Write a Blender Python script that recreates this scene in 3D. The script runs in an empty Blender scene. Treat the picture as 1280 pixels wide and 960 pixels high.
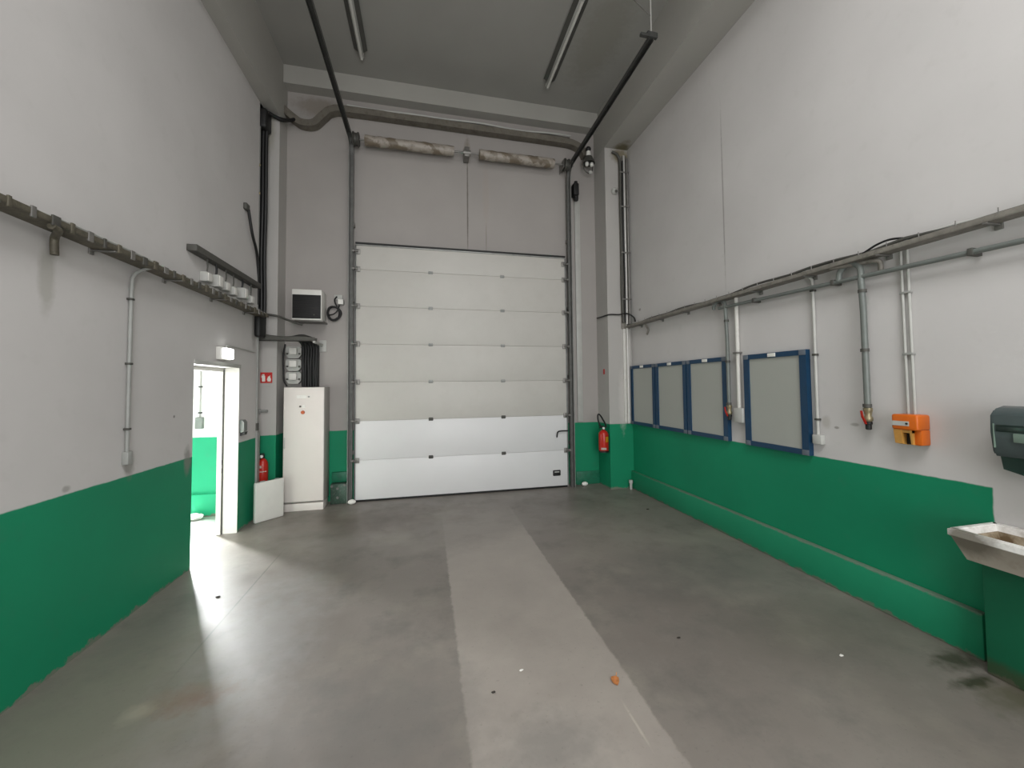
import bpy, bmesh, math, random
from mathutils import Vector, Matrix
random.seed(7)
S = bpy.context.scene
COL = S.collection
PI = math.pi
V = Vector

# ------------------------------------------------------------------ materials
def lin(c):
    return tuple(((v / 255) / 12.92 if v / 255 <= .04045 else ((v / 255 + .055) / 1.055) ** 2.4) for v in c)

class NT:
    """small node-tree helper"""
    def __init__(s, name):
        s.m = bpy.data.materials.new(name); s.m.use_nodes = True
        s.t = s.m.node_tree; s.n = s.t.nodes; s.n.clear()
        s.out = s.n.new('ShaderNodeOutputMaterial'); s.bs = s.n.new('ShaderNodeBsdfPrincipled')
        s.t.links.new(s.bs.outputs[0], s.out.inputs[0])
        s.geo = s.n.new('ShaderNodeNewGeometry'); s.pos = s.geo.outputs['Position']
        s._xyz = None
    def link(s, a, b): s.t.links.new(a, b)
    def xyz(s):
        if not s._xyz:
            q = s.n.new('ShaderNodeSeparateXYZ'); s.link(s.pos, q.inputs[0]); s._xyz = q.outputs
        return s._xyz
    def math(s, op, a, b=None, clamp=False):
        q = s.n.new('ShaderNodeMath'); q.operation = op; q.use_clamp = clamp
        for i, v in enumerate((a, b)):
            if v is None: continue
            if isinstance(v, (int, float)): q.inputs[i].default_value = v
            else: s.link(v, q.inputs[i])
        return q.outputs[0]
    def noise(s, scale, detail=4, rough=.6, vec=None):
        q = s.n.new('ShaderNodeTexNoise'); q.inputs['Scale'].default_value = scale
        q.inputs['Detail'].default_value = detail; q.inputs['Roughness'].default_value = rough
        s.link(vec or s.pos, q.inputs['Vector']); return q.outputs['Fac']
    def ramp(s, v, a, b, lo=0., hi=1.):
        q = s.n.new('ShaderNodeMapRange'); q.clamp = True
        s.link(v, q.inputs[0])
        for i, k in enumerate((a, b, lo, hi)): q.inputs[i + 1].default_value = k
        return q.outputs[0]
    def mix(s, f, a, b, mode='MIX'):
        q = s.n.new('ShaderNodeMix'); q.data_type = 'RGBA'; q.blend_type = mode
        for i, v in ((0, f), (6, a), (7, b)):
            if isinstance(v, (int, float)): q.inputs[i].default_value = v
            elif isinstance(v, tuple): q.inputs[i].default_value = (*v[:3], 1)
            else: s.link(v, q.inputs[i])
        return q.outputs[2]
    def scalevec(s, sc):
        q = s.n.new('ShaderNodeVectorMath'); q.operation = 'MULTIPLY'
        s.link(s.pos, q.inputs[0]); q.inputs[1].default_value = sc; return q.outputs[0]
    def spot(s, c, r, wob=.25, nscale=14, soft=.35):
        """0..1 mask of one ragged mark centred at c with radii r"""
        a = s.n.new('ShaderNodeVectorMath'); a.operation = 'SUBTRACT'; s.link(s.pos, a.inputs[0]); a.inputs[1].default_value = c
        b = s.n.new('ShaderNodeVectorMath'); b.operation = 'DIVIDE'; s.link(a.outputs[0], b.inputs[0]); b.inputs[1].default_value = r
        l = s.n.new('ShaderNodeVectorMath'); l.operation = 'LENGTH'; s.link(b.outputs[0], l.inputs[0])
        d = s.math('ADD', l.outputs['Value'], s.math('MULTIPLY', s.math('SUBTRACT', s.noise(nscale), .5), wob * 4))
        return s.ramp(d, 1 + soft, 1 - soft)
    def bump(s, h, strength=.2, dist=.01):
        q = s.n.new('ShaderNodeBump'); q.inputs['Strength'].default_value = strength; q.inputs['Distance'].default_value = dist
        s.link(h, q.inputs['Height']); s.link(q.outputs[0], s.bs.inputs['Normal'])
    def done(s, color, rough=.6, metal=0., spec=.5):
        if isinstance(color, tuple): s.bs.inputs['Base Color'].default_value = (*color[:3], 1)
        else: s.link(color, s.bs.inputs['Base Color'])
        if isinstance(rough, (int, float)): s.bs.inputs['Roughness'].default_value = rough
        else: s.link(rough, s.bs.inputs['Roughness'])
        s.bs.inputs['Metallic'].default_value = metal
        s.bs.inputs['Specular IOR Level'].default_value = spec
        return s.m

def mat(name, rgb, rough=.5, metal=0., var=.12, scale=9, spec=.5, dirt=None, bump=0):
    t = NT(name); c = lin(rgb)
    n = t.noise(scale)
    col = t.mix(t.ramp(n, .3, .7), tuple(v * (1 - var) for v in c), tuple(min(1, v * (1 + var)) for v in c))
    if dirt:
        col = t.mix(t.math('MULTIPLY', t.ramp(t.noise(scale * 2.3, 6, .7), .52, .68), dirt[1]), col, lin(dirt[0]))
    if bump: t.bump(t.noise(scale * 8), bump, .004)
    return t.done(col, rough, metal, spec)

WHITE = (196, 193, 191)
GREEN = (8, 128, 90)

def paint(name, white=WHITE, green=GREEN, zline=1.085, limit=None, marks=(), plain=False, var=.05, gvar=.10):
    """wall paint: white above a green dado, with its own wear and marks"""
    t = NT(name); x, y, z = t.xyz()
    w = lin(white); g = lin(green)
    n1 = t.noise(.9, 5, .55); n2 = t.noise(7, 5, .6)
    wc = t.mix(t.ramp(n1, .3, .7), tuple(v * (1 - var) for v in w), tuple(v * (1 + var) for v in w))
    wc = t.mix(t.math('MULTIPLY', t.ramp(n2, .58, .75), .10), wc, lin((150, 148, 140)))
    col = wc
    if not plain:
        gc = t.mix(t.ramp(n1, .3, .7), tuple(v * (1 - gvar) for v in g), tuple(v * (1 + gvar) for v in g))
        gc = t.mix(t.math('MULTIPLY', t.ramp(n2, .6, .75), .12), gc, lin((70, 110, 92)))
        zz = t.math('ADD', z, t.math('MULTIPLY', t.math('SUBTRACT', t.noise(9, 3), .5), .012))
        f = t.ramp(zz, zline + .004, zline - .004)
        if limit:
            ax, val, sgn = limit
            q = (x, y, z)[ax]; q = t.math('ADD', q, t.math('MULTIPLY', t.math('SUBTRACT', t.noise(9, 3), .5), .012))
            f = t.math('MULTIPLY', f, t.ramp(q, val - .004 * sgn, val + .004 * sgn))
        col = t.mix(f, wc, gc)
        # worn, chipped strip where the wall meets the slab
        ch = t.math('ADD', z, t.math('MULTIPLY', t.math('SUBTRACT', t.noise(9, 7, .75), .5), .19))
        col = t.mix(t.math('MULTIPLY', t.ramp(ch, .026, .012), .85), col, lin((118, 114, 104)))
    for c, r, rgb, st in marks:
        col = t.mix(t.math('MULTIPLY', t.spot(c, r), st), col, lin(rgb))
    t.bump(t.noise(60, 3), .06, .004)
    return t.done(col, .62, 0, .35)

def floor_material():
    t = NT('worn_concrete'); x, y, z = t.xyz()
    n1 = t.noise(.55, 5, .6); n2 = t.noise(2.2, 6, .65); n3 = t.noise(45, 3)
    base = t.mix(t.ramp(n1, .32, .68), lin((110, 103, 97)), lin((131, 125, 118)))
    base = t.mix(t.math('MULTIPLY', t.ramp(n2, .48, .66), .6), base, lin((98, 94, 89)))
    base = t.mix(t.math('MULTIPLY', t.ramp(t.noise(5.5, 6, .7), .54, .68), .3), base, lin((128, 123, 116)))
    base = t.mix(t.math('MULTIPLY', t.ramp(t.noise(1.4, 5, .6), .52, .66), .4), base, lin((142, 137, 125)))
    wob = t.math('MULTIPLY', t.math('SUBTRACT', t.noise(13, 5, .7), .5), .055)
    xw = t.math('ADD', x, wob)
    inx = t.math('MULTIPLY', t.ramp(xw, .192, .208), t.ramp(xw, 1.182, 1.166))
    yw = t.math('ADD', y, t.math('MULTIPLY', t.math('SUBTRACT', t.noise(4, 5, .7), .5), .7))
    slant = t.math('ADD', yw, t.math('MULTIPLY', x, -.45))
    iny = t.math('ADD', t.math('MULTIPLY', t.ramp(slant, 4.42, 4.0), .7), t.math('MULTIPLY', t.ramp(yw, 5.95, 5.5), .28))
    sc = t.mix(t.ramp(n2, .3, .7), lin((140, 133, 126)), lin((155, 148, 140)))
    col = t.mix(t.math('MULTIPLY', inx, iny), base, sc)
    # saw-cut joint along the left side
    jx = t.math('ABSOLUTE', t.math('ADD', t.math('ADD', x, 1.505), t.math('MULTIPLY', wob, .15)))
    col = t.mix(t.math('MULTIPLY', t.math('MULTIPLY', t.ramp(jx, .009, .003), t.math('MULTIPLY', t.ramp(y, 2.7, 3.3), t.ramp(y, 4.9, 4.4))), .6), col, lin((62, 60, 58)))
    marks = [((3.24, 1.86, 0), (.15, .07, .2), (42, 42, 24), .8), ((3.10, 1.70, 0), (.13, .035, .2), (40, 42, 22), .85),
             ((3.2, 1.55, 0), (.2, .1, .2), (70, 70, 44), .6), ((-1.32, 2.68, 0), (.17, .10, .2), (112, 76, 52), .85),
             ((-1.53, 2.63, 0), (.06, .06, .2), (176, 168, 150), .6), ((2.9, 2.3, 0), (.6, .35, .2), (82, 79, 70), .35),
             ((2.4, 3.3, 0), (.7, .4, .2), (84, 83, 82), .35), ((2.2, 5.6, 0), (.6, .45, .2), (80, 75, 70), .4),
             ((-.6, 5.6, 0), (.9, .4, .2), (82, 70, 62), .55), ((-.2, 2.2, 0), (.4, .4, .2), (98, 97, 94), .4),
             ((-.45, 1.95, 0), (.06, .05, .2), (60, 58, 54), .6), ((.6, 1.9, 0), (.22, .16, .2), (110, 108, 104), .5),
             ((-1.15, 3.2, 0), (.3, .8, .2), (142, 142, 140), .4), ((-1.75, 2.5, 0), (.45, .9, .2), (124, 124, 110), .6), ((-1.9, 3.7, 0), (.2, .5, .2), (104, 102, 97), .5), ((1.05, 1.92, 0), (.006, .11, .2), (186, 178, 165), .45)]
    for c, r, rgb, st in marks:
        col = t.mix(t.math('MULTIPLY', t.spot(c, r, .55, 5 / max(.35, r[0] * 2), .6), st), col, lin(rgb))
    col = t.mix(t.math('MULTIPLY', t.ramp(n3, .62, .75), .25), col, lin((60, 58, 55)))
    t.bump(t.math('ADD', t.noise(30, 5), t.math('MULTIPLY', n3, .4)), .10, .004)
    return t.done(col, t.ramp(n2, .3, .7, .36, .50), 0, .5)

M = {}
M['galv'] = mat('galvanised_steel', (128, 126, 122), .45, .6, .15, 12)
M['track'] = mat('dark_track_steel', (62, 62, 60), .5, .2, .2, 14)
M['midtrack'] = mat('mid_track_steel', (98, 98, 95), .5, .3, .2, 12)
M['lighttrack'] = mat('grey_track_steel', (150, 151, 148), .45, .3, .18, 10)
M['black'] = mat('black_rubber', (18, 18, 18), .55, 0, .2, 20)
M['blackgrille'] = mat('black_grille', (14, 13, 12), .6, 0, .2, 20)
M['panelnew'] = mat('door_panel_fresh_white', (218, 217, 217), .42, 0, .015, 2)
M['panelold'] = mat('door_panel_aged_white', (190, 187, 181), .48, 0, .03, 2, dirt=((170, 165, 155), .12))
M['plastic'] = mat('white_plastic', (216, 214, 208), .4, 0, .04, 6)
M['greyplastic'] = mat('grey_plastic', (146, 147, 143), .45, 0, .08, 8)
M['lightgrey'] = mat('pale_grey_plastic', (176, 176, 171), .45, 0, .06, 8)
M['trayL'] = mat('dusty_tray_steel', (98, 93, 80), .6, .3, .25, 16, dirt=((60, 58, 44), .7))
M['trayR'] = mat('pale_tray_steel', (132, 128, 120), .55, .3, .2, 16, dirt=((92, 88, 80), .5))
M['darktrunk'] = mat('dark_grey_trunking', (78, 77, 72), .6, .2, .15, 8)
M['dirtytray'] = mat('dirty_overhead_trunking', (104, 99, 90), .7, .0, .2, 6, dirt=((72, 62, 46), .6))
M['cabinet'] = mat('cream_enamel', (216, 209, 203), .38, 0, .02, 3)
M['cabside'] = mat('grey_enamel', (160, 156, 150), .45, 0, .05, 4)
M['blue'] = mat('blue_painted_aluminium', (12, 56, 86), .4, .1, .08, 10)
M['cap'] = mat('grey_corner_cap', (96, 104, 114), .5, 0, .08, 10)
M['frost'] = mat('frosted_grey_panel', (160, 162, 155), .32, 0, .01, 1.5)
M['paper'] = mat('paper_white', (224, 222, 214), .7, 0, .03, 9)
M['airpipe'] = mat('grey_green_air_pipe', (108, 113, 109), .45, .1, .10, 12)
M['orange'] = mat('orange_plastic', (204, 98, 14), .38, 0, .06, 12)
M['tan'] = mat('tan_plastic', (196, 144, 70), .45, 0, .1, 14)
M['red'] = mat('red_enamel', (176, 34, 22), .3, 0, .08, 10)
M['yellow'] = mat('yellow_label', (226, 176, 40), .5, 0, .05, 10)
M['towel'] = mat('smoked_grey_plastic', (66, 76, 76), .25, 0, .08, 9)
M['toweldark'] = mat('smoked_dark_plastic', (28, 42, 38), .2, 0, .15, 9)
M['toweltrim'] = mat('greenish_grey_label', (110, 128, 116), .35, 0, .1, 14)
M['brass'] = mat('dull_brass', (150, 140, 112), .4, .6, .15, 14)
M['leaf'] = mat('dry_leaf_orange', (212, 146, 88), .7, 0, .2, 40)
M['chip'] = mat('white_chip', (226, 224, 218), .6, 0, .05, 30)
M['pebble'] = mat('dark_pebble', (52, 46, 40), .8, 0, .3, 40)
M['signred'] = mat('sign_red', (186, 36, 30), .5, 0, .05, 12)
M['greenplate'] = mat('green_painted_plate', (22, 104, 76), .5, 0, .2, 14, dirt=((70, 96, 84), .5))
M['guard'] = mat('scuffed_green_steel', (62, 84, 72), .5, .3, .3, 16, dirt=((120, 124, 116), .6))
M['steelbright'] = mat('bright_conduit', (196, 194, 190), .35, .3, .06, 8)
M['whitepole'] = mat('painted_white_pipe', (204, 202, 196), .5, 0, .06, 6, dirt=((150, 148, 140), .3))
M['tubelamp'] = mat('fluorescent_tube_glass', (214, 214, 208), .3, 0, .02, 5)
M['fixture'] = mat('lamp_fixture_grey', (84, 84, 80), .5, .2, .1, 6)
M['indicator'] = mat('orange_button', (196, 92, 46), .4, 0, .05, 20)

def wrap_material():
    t = NT('wrapped_spring_sleeve'); x, y, z = t.xyz()
    q = t.math('SINE', t.math('ADD', t.math('MULTIPLY', x, 11), t.math('ADD', t.math('MULTIPLY', z, 24), t.math('MULTIPLY', t.noise(4), 9))))
    col = t.mix(t.ramp(q, .1, .7), lin((158, 150, 140)), lin((112, 101, 86)))
    col = t.mix(t.math('MULTIPLY', t.ramp(t.noise(11, 5), .5, .66), .6), col, lin((100, 91, 78)))
    return t.done(col, .45)
M['wrap'] = wrap_material()

def ledge_material():
    t = NT('ledge_paint'); x, y, z = t.xyz()
    g = lin(GREEN)
    n1 = t.noise(1.2, 5)
    gc = t.mix(t.ramp(n1, .3, .7), tuple(v * .95 for v in g), tuple(v * 1.12 for v in g))
    w = t.math('ADD', z, t.math('MULTIPLY', t.math('SUBTRACT', t.noise(16, 6, .7), .5), .05))
    wear = t.math('MULTIPLY', t.ramp(w, .276, .288), t.ramp(y, 6.3, 4.6, .15, .85))
    col = t.mix(wear, gc, lin((104, 116, 102)))
    ch = t.math('ADD', z, t.math('MULTIPLY', t.math('SUBTRACT', t.noise(11, 6, .7), .5), .12))
    col = t.mix(t.math('MULTIPLY', t.ramp(ch, .022, .008), .8), col, lin((110, 106, 94)))
    return t.done(col, .6)
M['ledge'] = ledge_material()

def sink_material():
    t = NT('stained_stoneware'); x, y, z = t.xyz()
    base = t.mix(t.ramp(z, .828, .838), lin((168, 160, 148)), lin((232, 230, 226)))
    base = t.mix(t.math('MULTIPLY', t.ramp(t.noise(9, 6, .65), .46, .66), .5), base, lin((120, 108, 88)))
    base = t.mix(t.math('MULTIPLY', t.spot((3.02, 1.67, .82), (.09, .11, .09), .3, 10), .9), base, lin((112, 106, 94)))
    return t.done(base, .35)
M['sink'] = sink_material()
def bowl_material():
    t = NT('grimy_bowl'); n = t.noise(7, 6, .65)
    return t.done(t.mix(t.ramp(n, .4, .62), lin((176, 164, 142)), lin((104, 86, 62))), .5)
M['bowl'] = bowl_material()

def emit(name, rgb, st):
    m = bpy.data.materials.new(name); m.use_nodes = True
    b = m.node_tree.nodes['Principled BSDF']
    b.inputs['Base Color'].default_value = (.9, .9, .9, 1)
    b.inputs['Emission Color'].default_value = (*lin(rgb), 1); b.inputs['Emission Strength'].default_value = st
    return m
M['exitglow'] = emit('lit_diffuser', (250, 255, 250), 5)

# ------------------------------------------------------------------ geometry
class B:
    def __init__(s): s.b = bmesh.new()
    def box(s, x0, x1, y0, y1, z0, z1, bev=0, seg=2):
        r = bmesh.ops.create_cube(s.b, size=1)
        vs = r['verts']
        bmesh.ops.scale(s.b, vec=(abs(x1 - x0), abs(y1 - y0), abs(z1 - z0)), verts=vs)
        bmesh.ops.translate(s.b, vec=((x0 + x1) / 2, (y0 + y1) / 2, (z0 + z1) / 2), verts=vs)
        if bev:
            es = list({e for v in vs for e in v.link_edges})
            bmesh.ops.bevel(s.b, geom=es, offset=bev, segments=seg, profile=.5, affect='EDGES')
        return s
    def tube(s, pts, r, seg=10, cap=True, rads=None):
        pts = [V(p) for p in pts]; n = len(pts); rings = []
        t0 = (pts[1] - pts[0]).normalized()
        up = V((0, 0, 1)) if abs(t0.z) < .9 else V((1, 0, 0))
        u = t0.cross(up).normalized()
        for i, p in enumerate(pts):
            t = (pts[min(i + 1, n - 1)] - pts[max(i - 1, 0)]).normalized()
            u = (u - t * u.dot(t)).normalized(); w = t.cross(u)
            rr = rads[i] if rads else r
            rings.append([s.b.verts.new(p + (u * math.cos(a) + w * math.sin(a)) * rr) for a in (2 * PI * k / seg for k in range(seg))])
        for a, b in zip(rings, rings[1:]):
            for k in range(seg):
                s.b.faces.new((a[k], a[(k + 1) % seg], b[(k + 1) % seg], b[k]))
        if cap:
            s.b.faces.new(rings[0][::-1]); s.b.faces.new(rings[-1])
        return s
    def cyl(s, a, b, r, seg=16, r2=None):
        return s.tube([a, b], r, seg, rads=[r, r if r2 is None else r2])
    def lathe(s, prof, c, axis='z', seg=24):
        """prof: (radius, height) pairs"""
        c = V(c)
        ax = {'z': (V((1, 0, 0)), V((0, 1, 0)), V((0, 0, 1))), 'x': (V((0, 1, 0)), V((0, 0, 1)), V((1, 0, 0))),
              'y': (V((1, 0, 0)), V((0, 0, 1)), V((0, -1, 0)))}[axis]
        rings = []
        for r, h in prof:
            rings.append([s.b.verts.new(c + ax[2] * h + (ax[0] * math.cos(a) + ax[1] * math.sin(a)) * max(r, 1e-4)) for a in (2 * PI * k / seg for k in range(seg))])
        for a, b in zip(rings, rings[1:]):
            for k in range(seg):
                s.b.faces.new((a[k], a[(k + 1) % seg], b[(k + 1) % seg], b[k]))
        s.b.faces.new(rings[0][::-1]); s.b.faces.new(rings[-1])
        return s
    def prism(s, poly, vec):
        """closed polygon of 3-D points pushed along vec"""
        vs = [s.b.verts.new(p) for p in poly]
        f = s.b.faces.new(vs)
        r = bmesh.ops.extrude_face_region(s.b, geom=[f])
        bmesh.ops.translate(s.b, vec=vec, verts=[g for g in r['geom'] if isinstance(g, bmesh.types.BMVert)])
        return s
    def sweep_yz(s, prof, path):
        """prof of (x, n) swept along a path of (y, z) points in a plane of constant x; n points to the path's left normal"""
        rings = []; n = len(path)
        for i, (y, z) in enumerate(path):
            a = path[max(i - 1, 0)]; b = path[min(i + 1, n - 1)]
            t = V((0, b[0] - a[0], b[1] - a[1])).normalized(); nn = V((0, -t.z, t.y))
            rings.append([s.b.verts.new(V((px, y, z)) + nn * pn) for px, pn in prof])
        k = len(prof)
        for a, b in zip(rings, rings[1:]):
            for j in range(k): s.b.faces.new((a[j], a[(j + 1) % k], b[(j + 1) % k], b[j]))
        s.b.faces.new(rings[0][::-1]); s.b.faces.new(rings[-1])
        return s
    def sphere(s, c, r, sub=2, sc=(1, 1, 1)):
        q = bmesh.ops.create_icosphere(s.b, subdivisions=sub, radius=r)
        bmesh.ops.scale(s.b, vec=sc, verts=q['verts']); bmesh.ops.translate(s.b, vec=c, verts=q['verts'])
        return s
    def torus(s, c, R, r, axis='y', a0=0, a1=2 * PI, n=32, seg=10):
        c = V(c); pts = []
        for i in range(n + 1):
            a = a0 + (a1 - a0) * i / n
            d = {'y': V((math.cos(a), 0, math.sin(a))), 'x': V((0, math.cos(a), math.sin(a))), 'z': V((math.cos(a), math.sin(a), 0))}[axis]
            pts.append(c + d * R)
        return s.tube(pts, r, seg)
    def rot(s, c, ang, axis='Z'):
        bmesh.ops.rotate(s.b, cent=c, matrix=Matrix.Rotation(ang, 3, axis), verts=s.b.verts[:]); return s

def smooth(pts, n=6):
    pts = [V(p) for p in pts]; o = []
    q = [pts[0] * 2 - pts[1]] + pts + [pts[-1] * 2 - pts[-2]]
    for i in range(1, len(q) - 2):
        p0, p1, p2, p3 = q[i - 1:i + 3]
        for k in range(n):
            t = k / n
            o.append(.5 * (2 * p1 + (p2 - p0) * t + (2 * p0 - 5 * p1 + 4 * p2 - p3) * t * t + (3 * p1 - p0 - 3 * p2 + p3) * t ** 3))
    return o + [pts[-1]]

def wpos(o):
    p = V(o.location)
    while o.parent: o = o.parent; p += V(o.location)
    return p

def obj(name, b, m, parent=None, label=None, origin=None):
    """one mesh object in world coordinates, its origin at the foot of its own bounds"""
    bm = b.b
    bmesh.ops.recalc_face_normals(bm, faces=bm.faces[:])
    lo = V([min(v.co[i] for v in bm.verts) for i in range(3)]); hi = V([max(v.co[i] for v in bm.verts) for i in range(3)])
    org = V(origin) if origin else V(((lo.x + hi.x) / 2, (lo.y + hi.y) / 2, lo.z))
    bmesh.ops.translate(bm, vec=-org, verts=bm.verts[:])
    me = bpy.data.meshes.new(name); bm.to_mesh(me); bm.free()
    me.materials.append(m if not isinstance(m, str) else M[m])
    for p in me.polygons: p.use_smooth = True
    me.set_sharp_from_angle(angle=math.radians(38))
    o = bpy.data.objects.new(name, me); COL.objects.link(o)
    if parent:
        o.parent = parent; o.location = org - wpos(parent)
    else: o.location = org
    if label: o['label'] = label
    return o

def tag(o, label, cat, group=None, kind='thing'):
    o['label'] = label; o['category'] = cat; o['kind'] = kind
    if group: o['group'] = group
    return o
def thing(name, label, cat, loc, group=None):
    o = bpy.data.objects.new(name, None); o.empty_display_size = .1; COL.objects.link(o); o.location = loc
    return tag(o, label, cat, group)
def struct(name, b, m):
    o = obj(name, b, m); o['kind'] = 'structure'; return o
def dup(root, dloc, label, group=None):
    r = root.copy(); COL.objects.link(r); r.location = V(root.location) + V(dloc); r['label'] = label
    if group: r['group'] = group
    for ch in list(root.children):
        c = ch.copy(); COL.objects.link(c); c.parent = r
        for g in list(ch.children):
            d = g.copy(); COL.objects.link(d); d.parent = c
    return r

# ------------------------------------------------------------------ room dimensions
XL, XR, YB, H = -2.245, 3.43, 6.60, 6.62
YR = -4.2                                   # rear wall, behind the camera
DY0, DY1, DZ = 4.55, 5.53, 2.0              # doorway in the left wall
CLX, CLY = -2.08, 6.28                      # left column corner
CRX, CRY = 3.0, 6.15                        # right column corner

# floor
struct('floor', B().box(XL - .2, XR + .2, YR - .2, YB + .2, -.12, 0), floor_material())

# walls
wl = paint('left_wall_paint', marks=[
    ((XL, 4.47, 1.06), (.2, .055, .12), (128, 126, 120), .75),
    ((XL, 3.70, 1.17), (.2, .05, .10), (120, 118, 110), .55),
    ((XL, 2.97, 2.45), (.2, .05, .22), (150, 148, 138), .5),
    ((XL, 3.15, 1.12), (.2, .03, .02), (110, 106, 98), .5),
    ((XL, 5.93, 2.55), (.2, .06, .25), (120, 116, 108), .5),
    ((XL, 4.25, 1.50), (.2, .012, .012), (90, 88, 84), .8)])
b = B()
b.prism([(XL - .2, YR, 0), (XL - .2, DY0, 0), (XL - .2, DY0, DZ), (XL - .2, DY1, DZ), (XL - .2, DY1, 0), (XL - .2, 6.03, 0), (XL - .2, 6.03, H), (XL - .2, YR, H)], (.2, 0, 0))
b.box(XL - .2, XL - .15, 6.03, YB, 0, H)
struct('wall_left', b, wl)
wr = paint('right_wall_paint', limit=(1, 1.75, 1), marks=[
    ((XR, 3.93, 3.95), (.2, .010, .95), (120, 116, 110), .55),
    ((XR, 2.70, 1.36), (.2, .02, .01), (120, 116, 108), .7), ((XR, 2.55, 1.40), (.2, .03, .012), (140, 136, 128), .6),
    ((XR, 2.79, 1.40), (.2, .04, .05), (168, 164, 156), .6), ((XR, 5.85, 2.98), (.2, .03, .02), (120, 112, 104), .7),
    ((XR, 1.95, .62), (.2, .22, .3), (38, 122, 90), .4)])
struct('wall_right', B().box(XR, XR + .2, YR, YB + .2, 0, H), wr)
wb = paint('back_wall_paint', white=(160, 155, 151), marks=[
    ((.685, YB, 4.85), (.011, .2, .95), (98, 92, 86), .8), ((1.0, YB, 4.25), (.008, .2, .25), (120, 112, 104), .6),
    ((.685, YB, 5.75), (.05, .2, .2), (132, 124, 112), .6), ((1.0, YB, 5.0), (.05, .2, .5), (160, 150, 142), .4),
    ((-1.6, YB, 6.15), (.35, .2, .14), (110, 100, 84), .5)])
struct('wall_back', B().box(XL - .2, XR, YB, YB + .2, 0, H), wb)
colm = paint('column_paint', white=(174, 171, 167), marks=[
    ((3.3, 6.15, 5.72), (.16, .2, .12), (112, 100, 62), .7), ((3.25, 6.15, 1.5), (.07, .1, .45), (196, 192, 188), .5),
    ((-2.2, 6.28, 5.5), (.06, .1, .3), (140, 136, 120), .5)])
struct('column_left', B().box(XL - .15, CLX, CLY, YB, 0, 5.73), colm)
struct('column_right', B().box(CRX, XR, CRY, YB, 0, 5.84), colm)
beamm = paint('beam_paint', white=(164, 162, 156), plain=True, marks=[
    ((3.3, 6.2, 5.84), (.14, .25, .1), (96, 86, 50), .8)])
struct('beam_left', B().box(XL, CLX, YR, YB, 5.73, H), beamm)
struct('beam_right', B().box(CRX, XR, YR, YB, 5.84, H), beamm)
struct('beam_back', B().box(CLX, CRX, 6.41, YB, 6.34, H), beamm)

# ceiling with a rooflight opening over the bay (behind the camera's view)
RX0, RX1, RY0, RY1 = -.9, 2.1, -3.0, 1.2
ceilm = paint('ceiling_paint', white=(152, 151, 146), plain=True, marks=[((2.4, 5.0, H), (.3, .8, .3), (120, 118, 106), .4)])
b = B()
for x0, x1, y0, y1 in ((XL - .2, RX0, YR, YB + .2), (RX1, XR + .2, YR, YB + .2), (RX0, RX1, YR, RY0), (RX0, RX1, RY1, YB + .2)):
    b.box(x0, x1, y0, y1, H, H + .15)
bmesh.ops.remove_doubles(b.b, verts=b.b.verts[:], dist=1e-4)
struct('ceiling', b, ceilm)
# rear wall with an open loading doorway
b = B()
b.prism([(XL - .2, YR - .2, 0), (-1.0, YR - .2, 0), (-1.0, YR - .2, 4), (2.4, YR - .2, 4), (2.4, YR - .2, 0), (XR + .2, YR - .2, 0), (XR + .2, YR - .2, H), (XL - .2, YR - .2, H)], (0, .2, 0))
struct('wall_rear', b, paint('rear_wall_paint'))

# raised ledge along the foot of the right wall, low plinth on the back wall
struct('baseboard_right', B().box(XR - .055, XR, 1.80, CRY, 0, .292, .008), M['ledge'])
struct('baseboard_back', B().box(2.56, CRX, YB - .02, YB, 0, .23, .004), 'greenplate')

# ------------------------------------------------------------------ neighbouring room behind the doorway
AX0, AYB, AH = -6.2, 6.38, 2.9
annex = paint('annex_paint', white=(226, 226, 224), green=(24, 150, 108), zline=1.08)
struct('floor_annex', B().box(AX0, XL - .2, 2.6, AYB, -.12, 0), mat('annex_concrete', (150, 148, 144), .5, 0, .1, 3))
b = B()
b.prism([(AX0, AYB, 0), (-3.6, AYB, 0), (-3.6, AYB, 2.3), (-3.26, AYB, 2.3), (-3.26, AYB, 0), (XL - .2, AYB, 0), (XL - .2, AYB, AH), (AX0, AYB, AH)], (0, .2, 0))
struct('wall_annex_back', b, annex)
b = B()
b.prism([(AX0 - .2, 2.6, 0), (AX0 - .2, 3.4, 0), (AX0 - .2, 3.4, .9), (AX0 - .2, 6.0, .9), (AX0 - .2, 6.0, 2.6), (AX0 - .2, 3.4, 2.6), (AX0 - .2, 3.38, 2.6), (AX0 - .2, 3.38, 0.0), (AX0 - .2, 2.6, 0)][:0] or
        [(AX0 - .2, 2.6, 0), (AX0 - .2, AYB + .2, 0), (AX0 - .2, AYB + .2, .9), (AX0 - .2, 2.6, .9)], (.2, 0, 0))
b.box(AX0 - .2, AX0, 2.6, AYB + .2, 2.6, AH)
b.box(AX0 - .2, AX0, 2.6, 3.4, .9, 2.6)
b.box(AX0 - .2, AX0, 6.0, AYB + .2, .9, 2.6)
struct('wall_annex_left', b, annex)  # its opening is added to let the side fill light in
struct('wall_annex_front', B().box(AX0 - .2, XL - .2, 2.4, 2.6, 0, AH), annex)
struct('ceiling_annex', B().box(AX0 - .2, XL - .2, 2.4, AYB + .2, AH, AH + .12), ceilm)
struct('baseboard_annex', B().box(-3.26, XL - .2, AYB - .05, AYB, 0, .30, .006), annex)

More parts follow.
